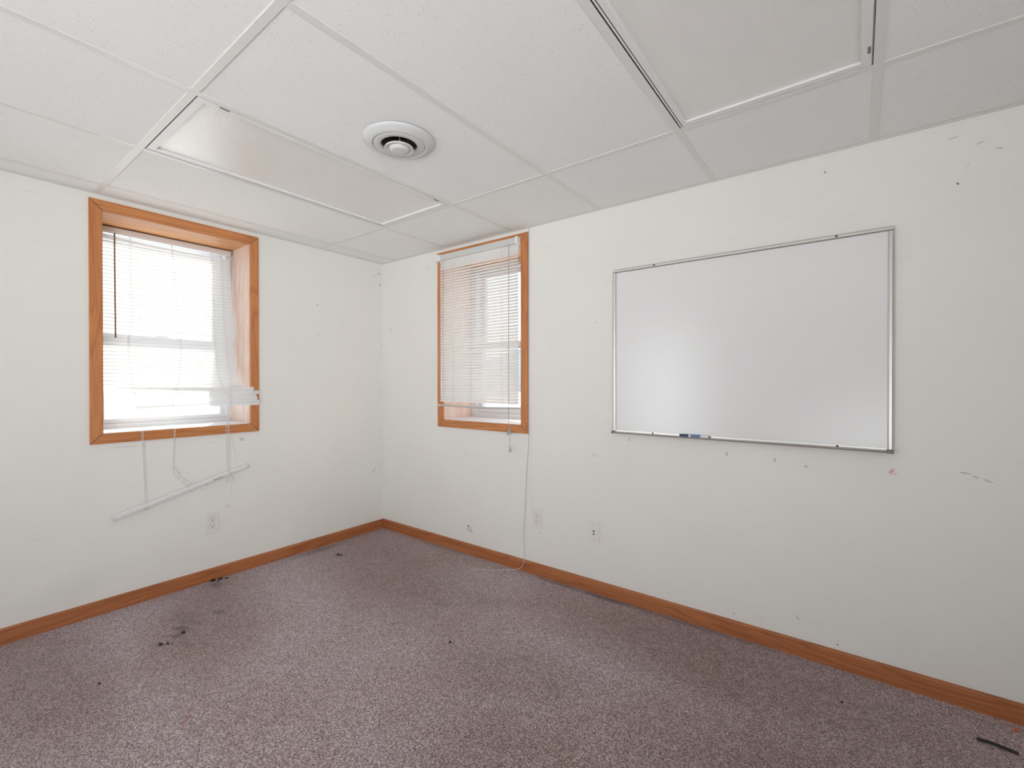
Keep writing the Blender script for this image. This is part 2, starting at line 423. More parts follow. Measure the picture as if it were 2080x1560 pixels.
# ------------------------------------------------------------------ the shell
WT = 0.40                                         # wall thickness
def struct(o):
    o['kind'] = 'structure'; return o

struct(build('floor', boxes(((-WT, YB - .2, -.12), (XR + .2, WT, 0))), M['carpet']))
# window openings: rough hole (u0,u1,z0,z1)
J = 0.014
W1 = (-1.7545, -1.0400, 0.9395, 2.0920)           # left wall, in y
W2 = (0.7140, 1.4145, 0.9320, 2.0950)             # right wall, in x
ZT = H + 0.30
y0, y1, za, zb = W1; y0 -= J; y1 += J; za -= J; zb += J
struct(build('wall_left', boxes(((-WT, YB - .2, 0), (0, y0, ZT)), ((-WT, y0, 0), (0, y1, za)), ((-WT, y0, zb), (0, y1, ZT)), ((-WT, y1, 0), (0, WT, ZT))), M['wall_l']))
x0, x1, za, zb = W2; x0 -= J; x1 += J; za -= J; zb += J
struct(build('wall_right', boxes(((0, 0, 0), (x0, WT, ZT)), ((x0, 0, 0), (x1, WT, za)), ((x0, 0, zb), (x1, WT, ZT)), ((x1, 0, 0), (XR + .2, WT, ZT))), M['wall_r']))
struct(build('wall_back', boxes(((0, YB - .2, 0), (.15, YB, ZT)), ((.15, YB - .2, 2.03), (1.15, YB, ZT)), ((1.15, YB - .2, 0), (XR + .2, YB, ZT))), M['wall']))
struct(build('wall_far', boxes(((XR, YB, 0), (XR + .2, 0, ZT))), M['wall']))

# baseboards
def baseboard(name, fn, L0, L1, mat):
    bm = bmesh.new()
    prof = [(0, 0), (.012, 0), (.012, .066), (.0095, .0715), (.006, .0735), (0, .0735)]
    A = [bm.verts.new(fn(L0, d, z)) for d, z in prof]
    B = [bm.verts.new(fn(L1, d, z)) for d, z in prof]
    n = len(prof)
    for i in range(n): bm.faces.new((A[i], A[(i + 1) % n], B[(i + 1) % n], B[i]))
    bm.faces.new(A); bm.faces.new(B[::-1])
    return struct(build(name, bm, mat))
baseboard('baseboard_left', lambda l, d, z: (d, l, z), YB, -.0002, M['base_y'])
baseboard('baseboard_right', lambda l, d, z: (l, -d, z), .0122, XR, M['base_x'])

# ceiling: slab above a suspended grid with lay-in tiles
ceil = struct(build('ceiling', boxes(((-WT, YB - .2, H + .20), (XR + .2, WT, H + .30))), M['slab']))
F = 0.0125                                        # half flange
def cells():
    xs = [0] + KX; ys = [0] + KY
    for i in range(len(xs) - 1):
        for j in range(len(ys) - 1):
            yield i, j, xs[i], xs[i + 1], ys[j + 1], ys[j]
LIGHTS = {(2, 1), (5, 1)}
for i, j, a, b, c, d in cells():
    if (i, j) in LIGHTS: continue
    g = 0.0035
    if (i, j) == (3, 1):                           # the tile the round vent is let into: cut a hole for the throat
        cx, cy, rr = 1.658, -1.168, .1005
        X0_, X1_, Y0_, Y1_ = a + g - cx, b - g - cx, c + g - cy, d - g - cy
        angs = sorted([2 * PI * k / 64 for k in range(64)] + [math.atan2(y, x) % (2 * PI) for x in (X0_, X1_) for y in (Y0_, Y1_)])
        bm = bmesh.new(); rings = []
        for an in angs:
            ca, sa = math.cos(an), math.sin(an)
            t = min((X1_ / ca if ca > 1e-9 else X0_ / ca if ca < -1e-9 else 9), (Y1_ / sa if sa > 1e-9 else Y0_ / sa if sa < -1e-9 else 9))
            rings.append([bm.verts.new((cx + q * ca, cy + q * sa, z)) for q, z in ((rr, H + .0025), (t, H + .0025), (t, H + .018), (rr, H + .018))])
        for p_, q_ in zip(rings, rings[1:] + rings[:1]):
            for k in range(4): bm.faces.new((p_[k], p_[(k + 1) % 4], q_[(k + 1) % 4], q_[k]))
        build('ceiling_tile', bm, M['tile'], ceil)
        continue
    build('ceiling_tile', boxes(((a + g, c + g, H + .0025), (b - g, d - g, H + .018))), M['tile'], ceil)
for y in KY:
    build('main_tee', boxes(((.0, y - F, H), (XR, y + F, H + .0022)), ((.0, y - .0008, H + .0018), (XR, y + .0008, H + .038))), M['tee'], ceil)
ysegs = [0] + KY
for x in KX:
    for a, b in zip(ysegs[1:], ysegs[:-1]):
        e = 0.0 if b == 0 else F + .0004
        build('cross_tee', boxes(((x - F, a + F + .0004, H + .0002), (x + F, b - e, H + .0022)), ((x - .0008, a + .002, H + .0018), (x + .0008, b - .002, H + .036))), M['tee'], ceil)
build('wall_angle', boxes(((0, YB, H - .0006), (.020, -.0005, H + .0010)), ((0, YB, H), (.0012, -.0005, H + .02))), M['tee'], ceil)
build('wall_angle', boxes(((.0205, -.020, H - .0006), (XR, 0, H + .0010)), ((.0205, -.0012, H), (XR, 0, H + .02))), M['tee'], ceil)

# ------------------------------------------------------------------ ceiling lights
def troffer(xa, xb, ya, yb, label):
    r = empty('ceiling_light', ((xa + xb) / 2, (ya + yb) / 2, H), label, 'ceiling light', 'recessed ceiling lights')
    a, b, c, d = xa + F + .0015, xb - F - .0015, ya + F + .0015, yb - F - .0015
    hb = boxes(((a, c, H + .006), (a + .002, d, H + .12)), ((b - .002, c, H + .006), (b, d, H + .12)), ((a, c, H + .006), (b, c + .002, H + .12)),
               ((a, d - .002, H + .006), (b, d, H + .12)), ((a, c, H + .118), (b, d, H + .12)))
    build('housing', hb, M['fix'], r)
    a, b, c, d = a + .004, b - .003, c + .004, d - .003
    w = .026
    fr = bmesh.new(); fn = lambda u, v, z: (u, v, z)
    for poly in ([(a, c), (b, c), (b - w, c + w), (a + w, c + w)], [(b, c), (b, d), (b - w, d - w), (b - w, c + w)],
                 [(b, d), (a, d), (a + w, d - w), (b - w, d - w)], [(a, d), (a, c), (a + w, c + w), (a + w, d - w)]):
        prism(fr, poly, fn, H + .0005, H + .011)
    build('door_frame', fr, M['fix'], r)
    build('hinge_gap', boxes(((a + .0055, c + .004, H + .0002), (a + .0078, d - .004, H + .0012))), M['dark'], r)
    build('diffuser_lens', boxes(((a + w - .004, c + w - .004, H + .0085), (b - w + .004, d - w + .004, H + .0115))), M['lens'], r)
    for y in (c + .085, d - .085):
        l = build('latch', boxes(((b - .010, y - .016, H - .0012), (b - .003, y + .016, H + .004))), M['cap'], r)
    return r
troffer(KX[1], KX[2], KY[1], KY[0], 'recessed ceiling light nearest the left window, pale prismatic lens, switched off')
troffer(KX[4], KX[5], KY[1], KY[0], 'recessed ceiling light cut by the top edge above the whiteboard, taupe prismatic lens')

# ------------------------------------------------------------------ round ceiling vent
VC = (1.658, -1.168, H)
v = empty('ceiling_vent', VC, 'round white air diffuser with dark throat, set in the ceiling tile', 'vent')
bm = bmesh.new()
lathe(bm, [(.1385, .0), (.1405, -.0015), (.1400, -.004), (.130, -.011), (.114, -.0195), (.106, -.0225), (.1025, -.0215), (.1015, -.017), (.1015, .0)], VC, 96)
build('outer_ring', bm, M['vent'], v, smooth=True)
bm = bmesh.new()
lathe(bm, [(.1005, .0), (.1005, -.0195), (.098, -.0215), (.074, -.0225), (.0715, -.021), (.0705, -.012), (.0705, .03)], VC, 96)
build('inner_ring', bm, M['vent'], v, smooth=True)
bm = bmesh.new()
lathe(bm, [(.0700, -.012), (.0695, .045), (.069, .12)], VC, 64)
build('duct_collar', bm, M['duct'], v, smooth=True)
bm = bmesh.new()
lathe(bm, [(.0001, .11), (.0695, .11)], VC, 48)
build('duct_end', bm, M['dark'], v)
bm = bmesh.new()
lathe(bm, [(.0001, -.026), (.042, -.028), (.0555, -.036), (.0590, -.0425), (.0578, -.0445), (.053, -.0432), (.0445, -.0385), (.0400, -.0365), (.0375, -.0400), (.0365, -.0465), (.033, -.0500), (.022, -.0515), (.0001, -.0518)], (VC[0], VC[1], VC[2] + .007), 96)
build('damper_cone', bm, M['vent'], v, smooth=True)
bm = bmesh.new()
tube(bm, [(VC[0] + .004, VC[1], H - .028), (VC[0] + .004, VC[1], H + .06)], .003, 10)
tube(bm, [(VC[0] - .069, VC[1], H + .045), (VC[0] + .069, VC[1], H + .045)], .003, 8)
build('damper_stem', bm, M['alu'], v, smooth=True)

# ------------------------------------------------------------------ windows
def window(name, W, fn, mats, sl, recess, glass_inset, label):
    """fn(u, z, w): u along the wall, w>0 into the room.  recess: depth of wood lining"""
    u0, u1, z0, z1 = W
    r = empty(name, fn((u0 + u1) / 2, z0, 0)); r['kind'] = 'structure'; r['label'] = label
    cu, cz, face = mats            # horizontal board mat, upright board mat
    c = 0.0555; gp = .0005
    o = (u0 - c, u1 + c, z0 - c, z1 + c)
    def casing(poly, mat):
        bm = bmesh.new(); prism(bm, poly, lambda u, z, w: fn(u, z, w), 0.0, .012)
        build('casing', bm, mat, r, bevel=.0022)
    casing([(o[0], o[3]), (o[1], o[3]), (u1 + gp, z1 + .003), (u0 - gp, z1 + .003)], cu)
    casing([(o[0], o[2]), (o[1], o[2]), (u1 + gp, z0 - .003), (u0 - gp, z0 - .003)], cu)
    casing([(o[0], o[2] + gp * 2.5), (u0 - .003, z0 + gp), (u0 - .003, z1 - gp), (o[0], o[3] - gp * 2.5)], cz)
    casing([(o[1], o[2] + gp * 2.5), (u1 + .003, z0 + gp), (u1 + .003, z1 - gp), (o[1], o[3] - gp * 2.5)], cz)
    def bx(name, a, b, mat, **kw):
        pa, pb = fn(*a), fn(*b)
        return build(name, boxes((pa, pb)), mat, kw.pop('parent', r), **kw)
    # lining boards of the deep opening
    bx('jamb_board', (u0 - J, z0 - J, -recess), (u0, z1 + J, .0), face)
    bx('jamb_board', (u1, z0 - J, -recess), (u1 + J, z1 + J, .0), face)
    bx('head_board', (u0, z1, -recess), (u1, z1 + J, .0), sl)
    bx('sill_board', (u0, z0 - J, -recess), (u1, z0, .0), M['sill'])
    # vinyl frame and two sliding sashes
    g = glass_inset; d0, d1 = recess, recess + .115
    fr = bmesh.new()
    for a, b in (((u0 - J, z0 - J, -d1), (u0 + g * .62, z1 + J, -d0)), ((u1 - g * .62, z0 - J, -d1), (u1 + J, z1 + J, -d0)),
                 ((u0 + g * .62, z1 - g * .55, -d1), (u1 - g * .62, z1 + J, -d0)), ((u0 + g * .62, z0 - J, -d1), (u1 - g * .62, z0 + g * .45, -d0))):
        box(fr, fn(*a), fn(*b))
    build('window_frame', fr, M['vinyl'], r)
    zm = z0 + (z1 - z0) * .472
    def sash(za, zb, wa, wb, nm):
        s_ = bmesh.new(); q = g * .42
        ua, ub = u0 + g * .62, u1 - g * .62
        for a, b in (((ua, za, -wb), (ua + q, zb, -wa)), ((ub - q, za, -wb), (ub, zb, -wa)), ((ua + q, zb - q, -wb), (ub - q, zb, -wa)), ((ua + q, za, -wb), (ub - q, za + q * 1.1, -wa))):
            box(s_, fn(*a), fn(*b))
        so = build('sash', s_, M['vinyl'], r, bevel=.002)
        bx('pane', (ua + q - .004, za + q - .004, -(wa + wb) / 2 - .002), (ub - q + .004, zb - q + .004, -(wa + wb) / 2 + .002), M['glass'], parent=so)
    sash(z0 + g * .45, zm + .022, d0 + .028, d0 + .058, 'lower')
    sash(zm - .022, z1 - g * .55, d0 + .064, d0 + .094, 'upper')
    lk = bmesh.new(); um = (u0 + u1) / 2
    box(lk, fn(um - .03, zm + .022, -(d0 + .052)), fn(um + .03, zm + .034, -(d0 + .034)))
    build('sash_lock', lk, M['vinyl'], r, bevel=.003)
    return r
fL = lambda u, z, w: (w, u, z)
fR = lambda u, z, w: (u, -w, z)
window('window_1', W1, fL, (M['oak_y'], M['oak_z'], M['oak_pale_patch']), M['oak_lining'], .270, .057, 'oak-cased window in the left wall behind the broken blind')
window('window_2', W2, fR, (M['oak_x'], M['oak_z'], M['oak_pale_patch']), M['oak_lining_x'], .300, .080, 'narrower-looking oak-cased window beside the corner in the right wall')

# ------------------------------------------------------------------ slats
def slat_bm(PL, PR, nrm, tilt, width=.025, sag=0.0, camber=.0022, n=8, twist=0.0, notch=False):
    """curved thin slat from PL to PR; nrm = horizontal direction into the room; room edge drops by tilt"""
    PL, PR = Vector(PL), Vector(PR); nrm = Vector(nrm)
    bm = bmesh.new(); rows = []
    m = 4
    al = (PR - PL).normalized()
    for i in range(n + 1):
        t = i / n
        p = PL.lerp(PR, t) + Vector((0, 0, -sag * 4 * t * (1 - t)))
        th = tilt + twist * (t - .5)
        d = nrm * math.cos(th) - Vector((0, 0, 1)) * math.sin(th)
        up = al.cross(d); 
        if up.z < 0: up = -up
        row = []
        for k in range(m + 1):
            s = k / m - .5
            row.append(bm.verts.new(p + d * (s * width) + up * (camber * (1 - 4 * s * s))))
        rows.append(row)
    for i in range(n):
        for k in range(m):
            bm.faces.new((rows[i][k], rows[i][k + 1], rows[i + 1][k + 1], rows[i + 1][k]))
    return bm

def interp(tab, z):
    for (za, a), (zb, b) in zip(tab, tab[1:]):
        if za >= z >= zb: return a + (b - a) * (za - z) / (za - zb)
    return tab[0][1] if z > tab[0][0] else tab[-1][1]

# -- the broken blind of the left window
lb = empty('window_blind', (-.255, -1.398, 2.085), 'broken white slatted blind in the left window, lower slats spilling over the casing', 'blind', 'mini blinds')
build('head_rail', boxes(((-.2685, -1.752, 2.056), (-.2420, -1.0535, 2.083))), M['rail'], lb, bevel=.0015)
bm = boxes(((-.262, -1.750, 2.0505), (-.249, -1.056, 2.0560)))
build('rail_channel', bm, M['railw'], lb)
xr_tab = [(2.05, -.256), (1.88, -.241), (1.75, -.224), (1.62, -.203), (1.52, -.198), (1.50, -.193), (1.444, -.211), (1.35, -.194), (1.27, -.160), (1.22, -.130), (1.18, -.075)]
xl_tab = [(2.05, -.256), (1.70, -.254), (1.45, -.250), (1.18, -.236)]
z = 2.018; i = 0
ladx = {'a': -1.590, 'b': -1.375, 'c': -1.172}
nr = (1, 0, 0)
while z > 1.176:
    xr = interp(xr_tab, z); xl = interp(xl_tab, z)
    yr = -1.0535 + random.uniform(-.001, .001)
    if i == 0:
        bm = slat_bm((xl, -1.748, z + .012), (xr, yr, z - .002), nr, math.radians(-62), sag=.010, n=14, twist=.35, camber=-.003)
    elif i == 1:
        bm = slat_bm((xl, -1.748, z + .002), (xr, yr, z), nr, math.radians(-55), sag=.006, n=14, twist=-.3, camber=-.003)
    else:
        dz = random.uniform(-.0007, .0007)
        bm = slat_bm((xl, -1.748, z + dz), (xr, yr, z - dz), nr, math.radians(-61 - 20 * max(0, 1.85 - z)) + random.uniform(-.03, .03), sag=random.uniform(0, .001), n=8, camber=-.003)
    build('slat', bm, M['slat'], lb, smooth=True)
    z -= .0207 if not 1.47 < z < 1.52 else .0235
    i += 1
ends = [((-.232, -1.712, 1.166), (.024, -1.0235, 1.163), 58), ((-.226, -1.688, 1.150), (.026, -1.0290, 1.152), 52), ((-.214, -1.657, 1.142), (.030, -.9930, 1.139), 62),
        ((-.205, -1.629, 1.134), (.032, -1.0120, 1.115), 66), ((-.202, -1.600, 1.104), (.034, -1.0080, 1.106), 62), ((-.190, -1.642, 1.058), (.034, -1.0050, 1.096), 66), ((-.196, -1.560, 1.068), (.036, -.9880, 1.078), 68), ((-.180, -1.500, 1.064), (.038, -.9990, 1.068), 60)]
for a, b, t in ends:
    al = (Vector(b) - Vector(a)); n_ = Vector((-al.y, al.x, 0)).normalized()
    if n_.x < 0: n_ = -n_
    build('slat', slat_bm(a, b, n_, math.radians(t), sag=.002, n=12, twist=random.uniform(-.3, .3)), M['slat'], lb, smooth=True)
# wand, ladders, cords and the fallen bottom rail
bm = bmesh.new()
wp = [(-.226, -1.6600, 2.050), (-.222, -1.6605, 1.85), (-.212, -1.6612, 1.60), (-.206, -1.6615, 1.455)]
tube(bm, spline(wp, 12), .0042, 6)
w_ = build('tilt_wand', bm, M['wand'], lb)
w_['label'] = 'brown tilt wand'
CL = [[(-.243, -1.590, 2.050), (-.240, -1.588, 1.80), (-.234, -1.587, 1.60), (-.222, -1.606, 1.42), (-.19, -1.600, 1.25), (-.150, -1.596, 1.14), (-.06, -1.598, 1.029), (.006, -1.601, .957), (.0155, -1.600, .935), (.017, -1.599, .872), (.016, -1.593, .736), (.020, -1.587, .548), (.022, -1.585, .522)],
      [(-.243, -1.388, 2.050), (-.236, -1.362, 1.70), (-.225, -1.349, 1.469), (-.155, -1.376, 1.253), (-.055, -1.441, 1.035), (.006, -1.446, .950), (.0155, -1.449, .932), (.017, -1.452, .905), (.016, -1.460, .716), (.017, -1.450, .664), (.020, -1.437, .640), (.022, -1.415, .618), (.024, -1.385, .592)],
      [(-.243, -1.173, 2.050), (-.222, -1.172, 1.70), (-.190, -1.172, 1.481), (-.10, -1.180, 1.223), (.045, -1.177, 1.105), (.047, -1.176, 1.06), (.020, -1.174, .945), (.017, -1.173, .827), (.018, -1.175, .70), (.024, -1.176, .645)]]
for q, pts in enumerate(CL):
    bm = bmesh.new(); S = spline(pts, 8)
    tube(bm, S, .0011, 5)
    S2 = [p + Vector((.004, .006 if q != 1 else .0, .0)) if q != 1 else p + Vector((.002, .016 if p.z < .70 else .004, .018 if p.z < .70 else 0)) for p in S]
    tube(bm, S2, .0011, 5)
    if q == 1:
        for a, b in list(zip(S, S2))[::3]:
            if a.z < .71: tube(bm, [a, b], .0009, 4)
    build('ladder_cord', bm, M['cord'], lb, smooth=True)
for pts in ([(-.238, -1.118, 2.050), (-.205, -1.117, 1.70), (-.150, -1.118, 1.384), (-.07, -1.130, 1.23), (.046, -1.170, 1.105), (.048, -1.177, 1.05), (.022, -1.177, .935), (.017, -1.160, .875), (.016, -1.140, .790), (.016, -1.125, .713)],
            [(-.238, -1.110, 2.050), (-.200, -1.110, 1.70), (-.142, -1.113, 1.384), (-.06, -1.130, 1.23), (.049, -1.172, 1.105), (.050, -1.180, 1.05), (.024, -1.185, .935), (.018, -1.184, .80), (.024, -1.180, .650)]):
    bm = bmesh.new(); tube(bm, spline(pts, 8), .0011, 5)
    build('lift_cord', bm, M['cord'], lb, smooth=True)
bm = bmesh.new()
A, B = Vector((.016, -1.714, .4875)), Vector((.016, -1.066, .6675))
d = (B - A).normalized(); nz = d.cross(Vector((1, 0, 0))).normalized()
if nz.z < 0: nz = -nz
prof = [(-.0155, -.006), (-.0155, .001), (-.012, .0055), (0, .0075), (.012, .0055), (.0155, .001), (.0155, -.006)]
ra = [bm.verts.new(A + nz * a + Vector((b, 0, 0))) for a, b in prof]; rb = [bm.verts.new(B + nz * a + Vector((b, 0, 0))) for a, b in prof]
for q in range(len(prof)): bm.faces.new((ra[q], ra[(q + 1) % 7], rb[(q + 1) % 7], rb[q]))
bm.faces.new(ra); bm.faces.new(rb[::-1])
br = build('bottom_rail', bm, M['railw'], lb)
br['label'] = 'bottom rail hanging askew in front of the wall'
for P0, P1 in ((A - d * .012, A + d * .004), (B - d * .004, B + d * .012)):
    bm = bmesh.new(); q = []
    for P in (P0, P1): q.append([bm.verts.new(P + nz * a * 1.0 + Vector((b * 1.05, 0, 0))) for a, b in prof])
    for k in range(7): bm.faces.new((q[0][k], q[0][(k + 1) % 7], q[1][(k + 1) % 7], q[1][k]))
    bm.faces.new(q[0]); bm.faces.new(q[1][::-1])
    build('end_cap', bm, M['rail'], br)
for t in (.205, .19, .52, .655):
    P = A.lerp(B, t) - nz * .0145 + Vector((.0065, 0, 0))
    bm = bmesh.new(); lump(bm, P, .0035, rough=.1, seed=3)
    build('cord_plug', bm, M['tassel'], br)
P = A.lerp(B, .745) - nz * .005
bm = bmesh.new(); prism(bm, [(-.026, -.004), (.026, -.004), (.026, .004), (-.026, .004)], lambda u, v_, w: P + d * u + nz * v_ + Vector((w, 0, 0)), .0055, .0085)
build('rail_plug', bm, M['tassel'], br)
kn = Vector((.030, -1.172, .640))
bm = bmesh.new(); lump(bm, kn, .008, (1, 1.2, 1), .3, 11)
for e in ((.002, -.018, -.040), (.002, .020, -.042)):
    tube(bm, spline([kn, kn + Vector((.001, e[1] * .4, -.018)), kn + Vector(e)], 5), .0013, 5)
build('cord_knot', bm, M['cord'], lb, smooth=True)
for e in ((.002, -.018, -.040), (.002, .020, -.042)):
    bm = bmesh.new(); c = kn + Vector(e)
    lathe(bm, [(.0015, .008), (.003, .0), (.0055, -.010), (.0052, -.012)], c, 12, close=True)
    build('tassel', bm, M['cord'], lb, smooth=True)
bm = bmesh.new(); tube(bm, spline([kn, (.026, -1.164, .56), (.022, -1.163, .475)], 6), .0010, 5)
build('lift_cord', bm, M['cord'], lb, smooth=True)

# -- the blind hung over the casing of the right window
rb_ = empty('window_blind', (1.05, -.030, 2.10), 'half-open white slatted blind hanging in front of the right window beside the corner', 'blind', 'mini blinds')
build('head_rail', boxes(((.690, -.0450, 2.080), (1.4165, -.0135, 2.121))), M['railg'], rb_, bevel=.0015)
build('mounting_bracket', boxes(((.674, -.0475, 2.079), (.722, -.0125, 2.1235))), M['fix'], rb_, bevel=.001)
build('mounting_bracket', boxes(((1.398, -.0472, 2.079), (1.4190, -.0125, 2.1235))), M['fix'], rb_, bevel=.001)
z = 2.068; i = 0; nr = (0, -1, 0)
zs = []
while z > 1.058:
    bow = .0035 * math.sin((z - 1.05) * PI)          # the stack leans very slightly
    t_ = math.radians(47 if i > 3 else (80, 76, 66, 55)[i]) + random.uniform(-.03, .03)
    sg = random.uniform(0, .0015)
    build('slat', slat_bm((.712 + random.uniform(-.0012, .0012), -.030, z + random.uniform(-.0006, .0006)), (1.4165, -.030, z - .002 * (i > 25)), nr, t_, sag=sg, n=8, camber=.0032), M['slat2'], rb_, smooth=True)
    zs.append(z); z -= .0197 if i > 2 else .0165; i += 1
bm = bmesh.new()
S = spline([(.7085, -.030, 1.0360), (.90, -.030, 1.0330), (1.07, -.030, 1.0300), (1.25, -.030, 1.0325), (1.4250, -.030, 1.0375)], 6)
rows = []
for p in S:
    rows.append([bm.verts.new(p + Vector((0, a, b))) for a, b in ((-.0125, -.004), (-.0125, .003), (-.009, .006), (.009, .006), (.0125, .003), (.0125, -.004), (.009, -.0065), (-.009, -.0065))])
for a, b in zip(rows, rows[1:]):
    for k in range(8): bm.faces.new((a[k], a[(k + 1) % 8], b[(k + 1) % 8], b[k]))
bm.faces.new(rows[0]); bm.faces.new(rows[-1][::-1])
br = build('bottom_rail', bm, M['railc'], rb_, smooth=False)
br['label'] = 'grey bottom rail'
for x in (.705, 1.4275):
    build('end_cap', boxes(((x - .004, -.0435, 1.028), (x + .004, -.0165, 1.0425))), M['rail'], br, bevel=.001)
for x, dx in ((.842, .003), (1.016, -.003), (1.284, .006)):
    bm = bmesh.new()
    for y in (-.0425, -.0175):
        tube(bm, spline([(x, y, 2.08), (x + dx * .4, y, 1.6), (x + dx, y, 1.036)], 6), .0010, 5)
    for zz in zs:
        tube(bm, [(x + dx * (2.08 - zz), -.0425, zz - .007), (x + dx * (2.08 - zz), -.0175, zz + .004)], .0007, 4)
    build('ladder_cord', bm, M['cord'], rb_)
bm = bmesh.new()
tube(bm, spline([(.742, -.049, 2.082), (.742, -.0515, 1.9), (.741, -.0515, 1.5), (.742, -.0515, 1.10)], 6), .0038, 6)
build('tilt_wand', bm, M['wandc'], rb_)
bm = bmesh.new(); tube(bm, spline([(1.3505, -.049, 2.082), (1.3515, -.052, 1.9), (1.3505, -.052, 1.44), (1.3495, -.052, 1.0), (1.3475, -.045, .893)], 8), .0010, 6)
tube(bm, spline([(1.3535, -.049, 2.082), (1.3545, -.052, 1.9), (1.3535, -.052, 1.44), (1.3525, -.050, 1.0), (1.3530, -.042, .85), (1.3545, -.038, .778)], 8), .0010, 6)
lc = build('lift_cord', bm, M['cord_backlit'], rb_, smooth=True)
for c, tl in (((1.3445, -.045, .886), .25), ((1.3555, -.040, .890), -.2), ((1.3548, -.038, .775), 0)):
    bm = bmesh.new(); lathe(bm, [(.0016, .016), (.003, .010), (.0075, -.018), (.0070, -.021)], c, 16, close=True)
    bmesh.ops.rotate(bm, verts=bm.verts, cent=c, matrix=Matrix.Rotation(tl, 3, 'Y'))
    build('tassel', bm, M['tassel'], lc, smooth=True)

# ------------------------------------------------------------------ whiteboard
X0, X1, Z0, Z1 = 2.0515, 3.2405, .9235, 1.8200
wb = empty('whiteboard', ((X0 + X1) / 2, 0, Z0), 'large blank aluminium-framed whiteboard hung on the right wall', 'whiteboard')
build('writing_panel', boxes(((X0 + .004, -.0095, Z0 + .004), (X1 - .004, -.0005, Z1 - .004))), M['board'], wb)
fw = .0175
def rail(name, prof_poly, fn, a, b):
    bm = bmesh.new()
    A_ = [bm.verts.new(fn(a, p, q)) for p, q in prof_poly]; B_ = [bm.verts.new(fn(b, p, q)) for p, q in prof_poly]
    n = len(prof_poly)
    for k in range(n): bm.faces.new((A_[k], A_[(k + 1) % n], B_[(k + 1) % n], B_[k]))
    bm.faces.new(A_); bm.faces.new(B_[::-1])
    return build(name, bm, M['alu'], wb)
pr = [(0, 0), (0, .013), (.004, .0155), (.013, .0155), (fw, .0115), (fw, .0096), (fw - .002, 0)]
rail('frame_rail', pr, lambda l, p, q: (l, -q - .0003, Z1 - p), X0 + .0005, X1 - .0005)
rail('frame_rail', pr, lambda l, p, q: (X0 + p, -q - .0003, l), Z0 + .012, Z1 - fw - .0003)
rail('frame_rail', pr, lambda l, p, q: (X1 - p, -q - .0003, l), Z0 + .012, Z1 - fw - .0003)
tr = rail('marker_tray', [(0, 0), (0, .0315), (.0065, .0350), (.0080, .0340), (.0050, .0290), (.0035, .012), (.016, .0115), (.016, 0)], lambda l, p, q: (l, -q - .0003, Z0 + p), X0 + .008, X1 - .008)
for xa, xb in ((X0 - .0015, X0 + .0085), (X1 - .0205, X1 + .002)):
    build('corner_cap', boxes(((xa, -.0365, Z0 - .0015), (xb, -.0003, Z0 + .0115))), M['cap'], wb, bevel=.002)
for x, zz in ((2.281, Z1 - .007), (3.056, Z1 - .007), (2.274, Z0 + .0115), (3.061, Z0 + .0115)):
    bm = bmesh.new(); lathe(bm, [(.0045, 0), (.0045, -.0012), (.003, -.0024), (.0001, -.0026)], (x, -.0158 if zz > 1 else -.0118, zz), 14, axis='y', close=False)
    build('screw', bm, M['screw'], wb, smooth=True)

mk = empty('marker_pen', (2.482, -.0215, Z0 + .0125), 'dry-erase marker with navy cap lying in the whiteboard tray', 'marker')
zc = Z0 + .0045 + .0078
def mlathe(name, prof_, mat):
    bm = bmesh.new(); lathe(bm, prof_, (2.415, -.0215, zc), 20, axis='x', close=True)
    return build(name, bm, mat, mk, smooth=False)
mlathe('cap', [(.0050, 0), (.0068, .003), (.0078, .044)], M['navy'])
mlathe('barrel', [(.0066, .0442), (.0072, .053), (.0074, .132), (.0055, .137), (.0045, .139)], M['mwhite'])
mlathe('label_band', [(.0076, .056), (.0076, .101)], M['label'])
mlathe('end_plug', [(.0045, .1392), (.0042, .143)], M['navy'])

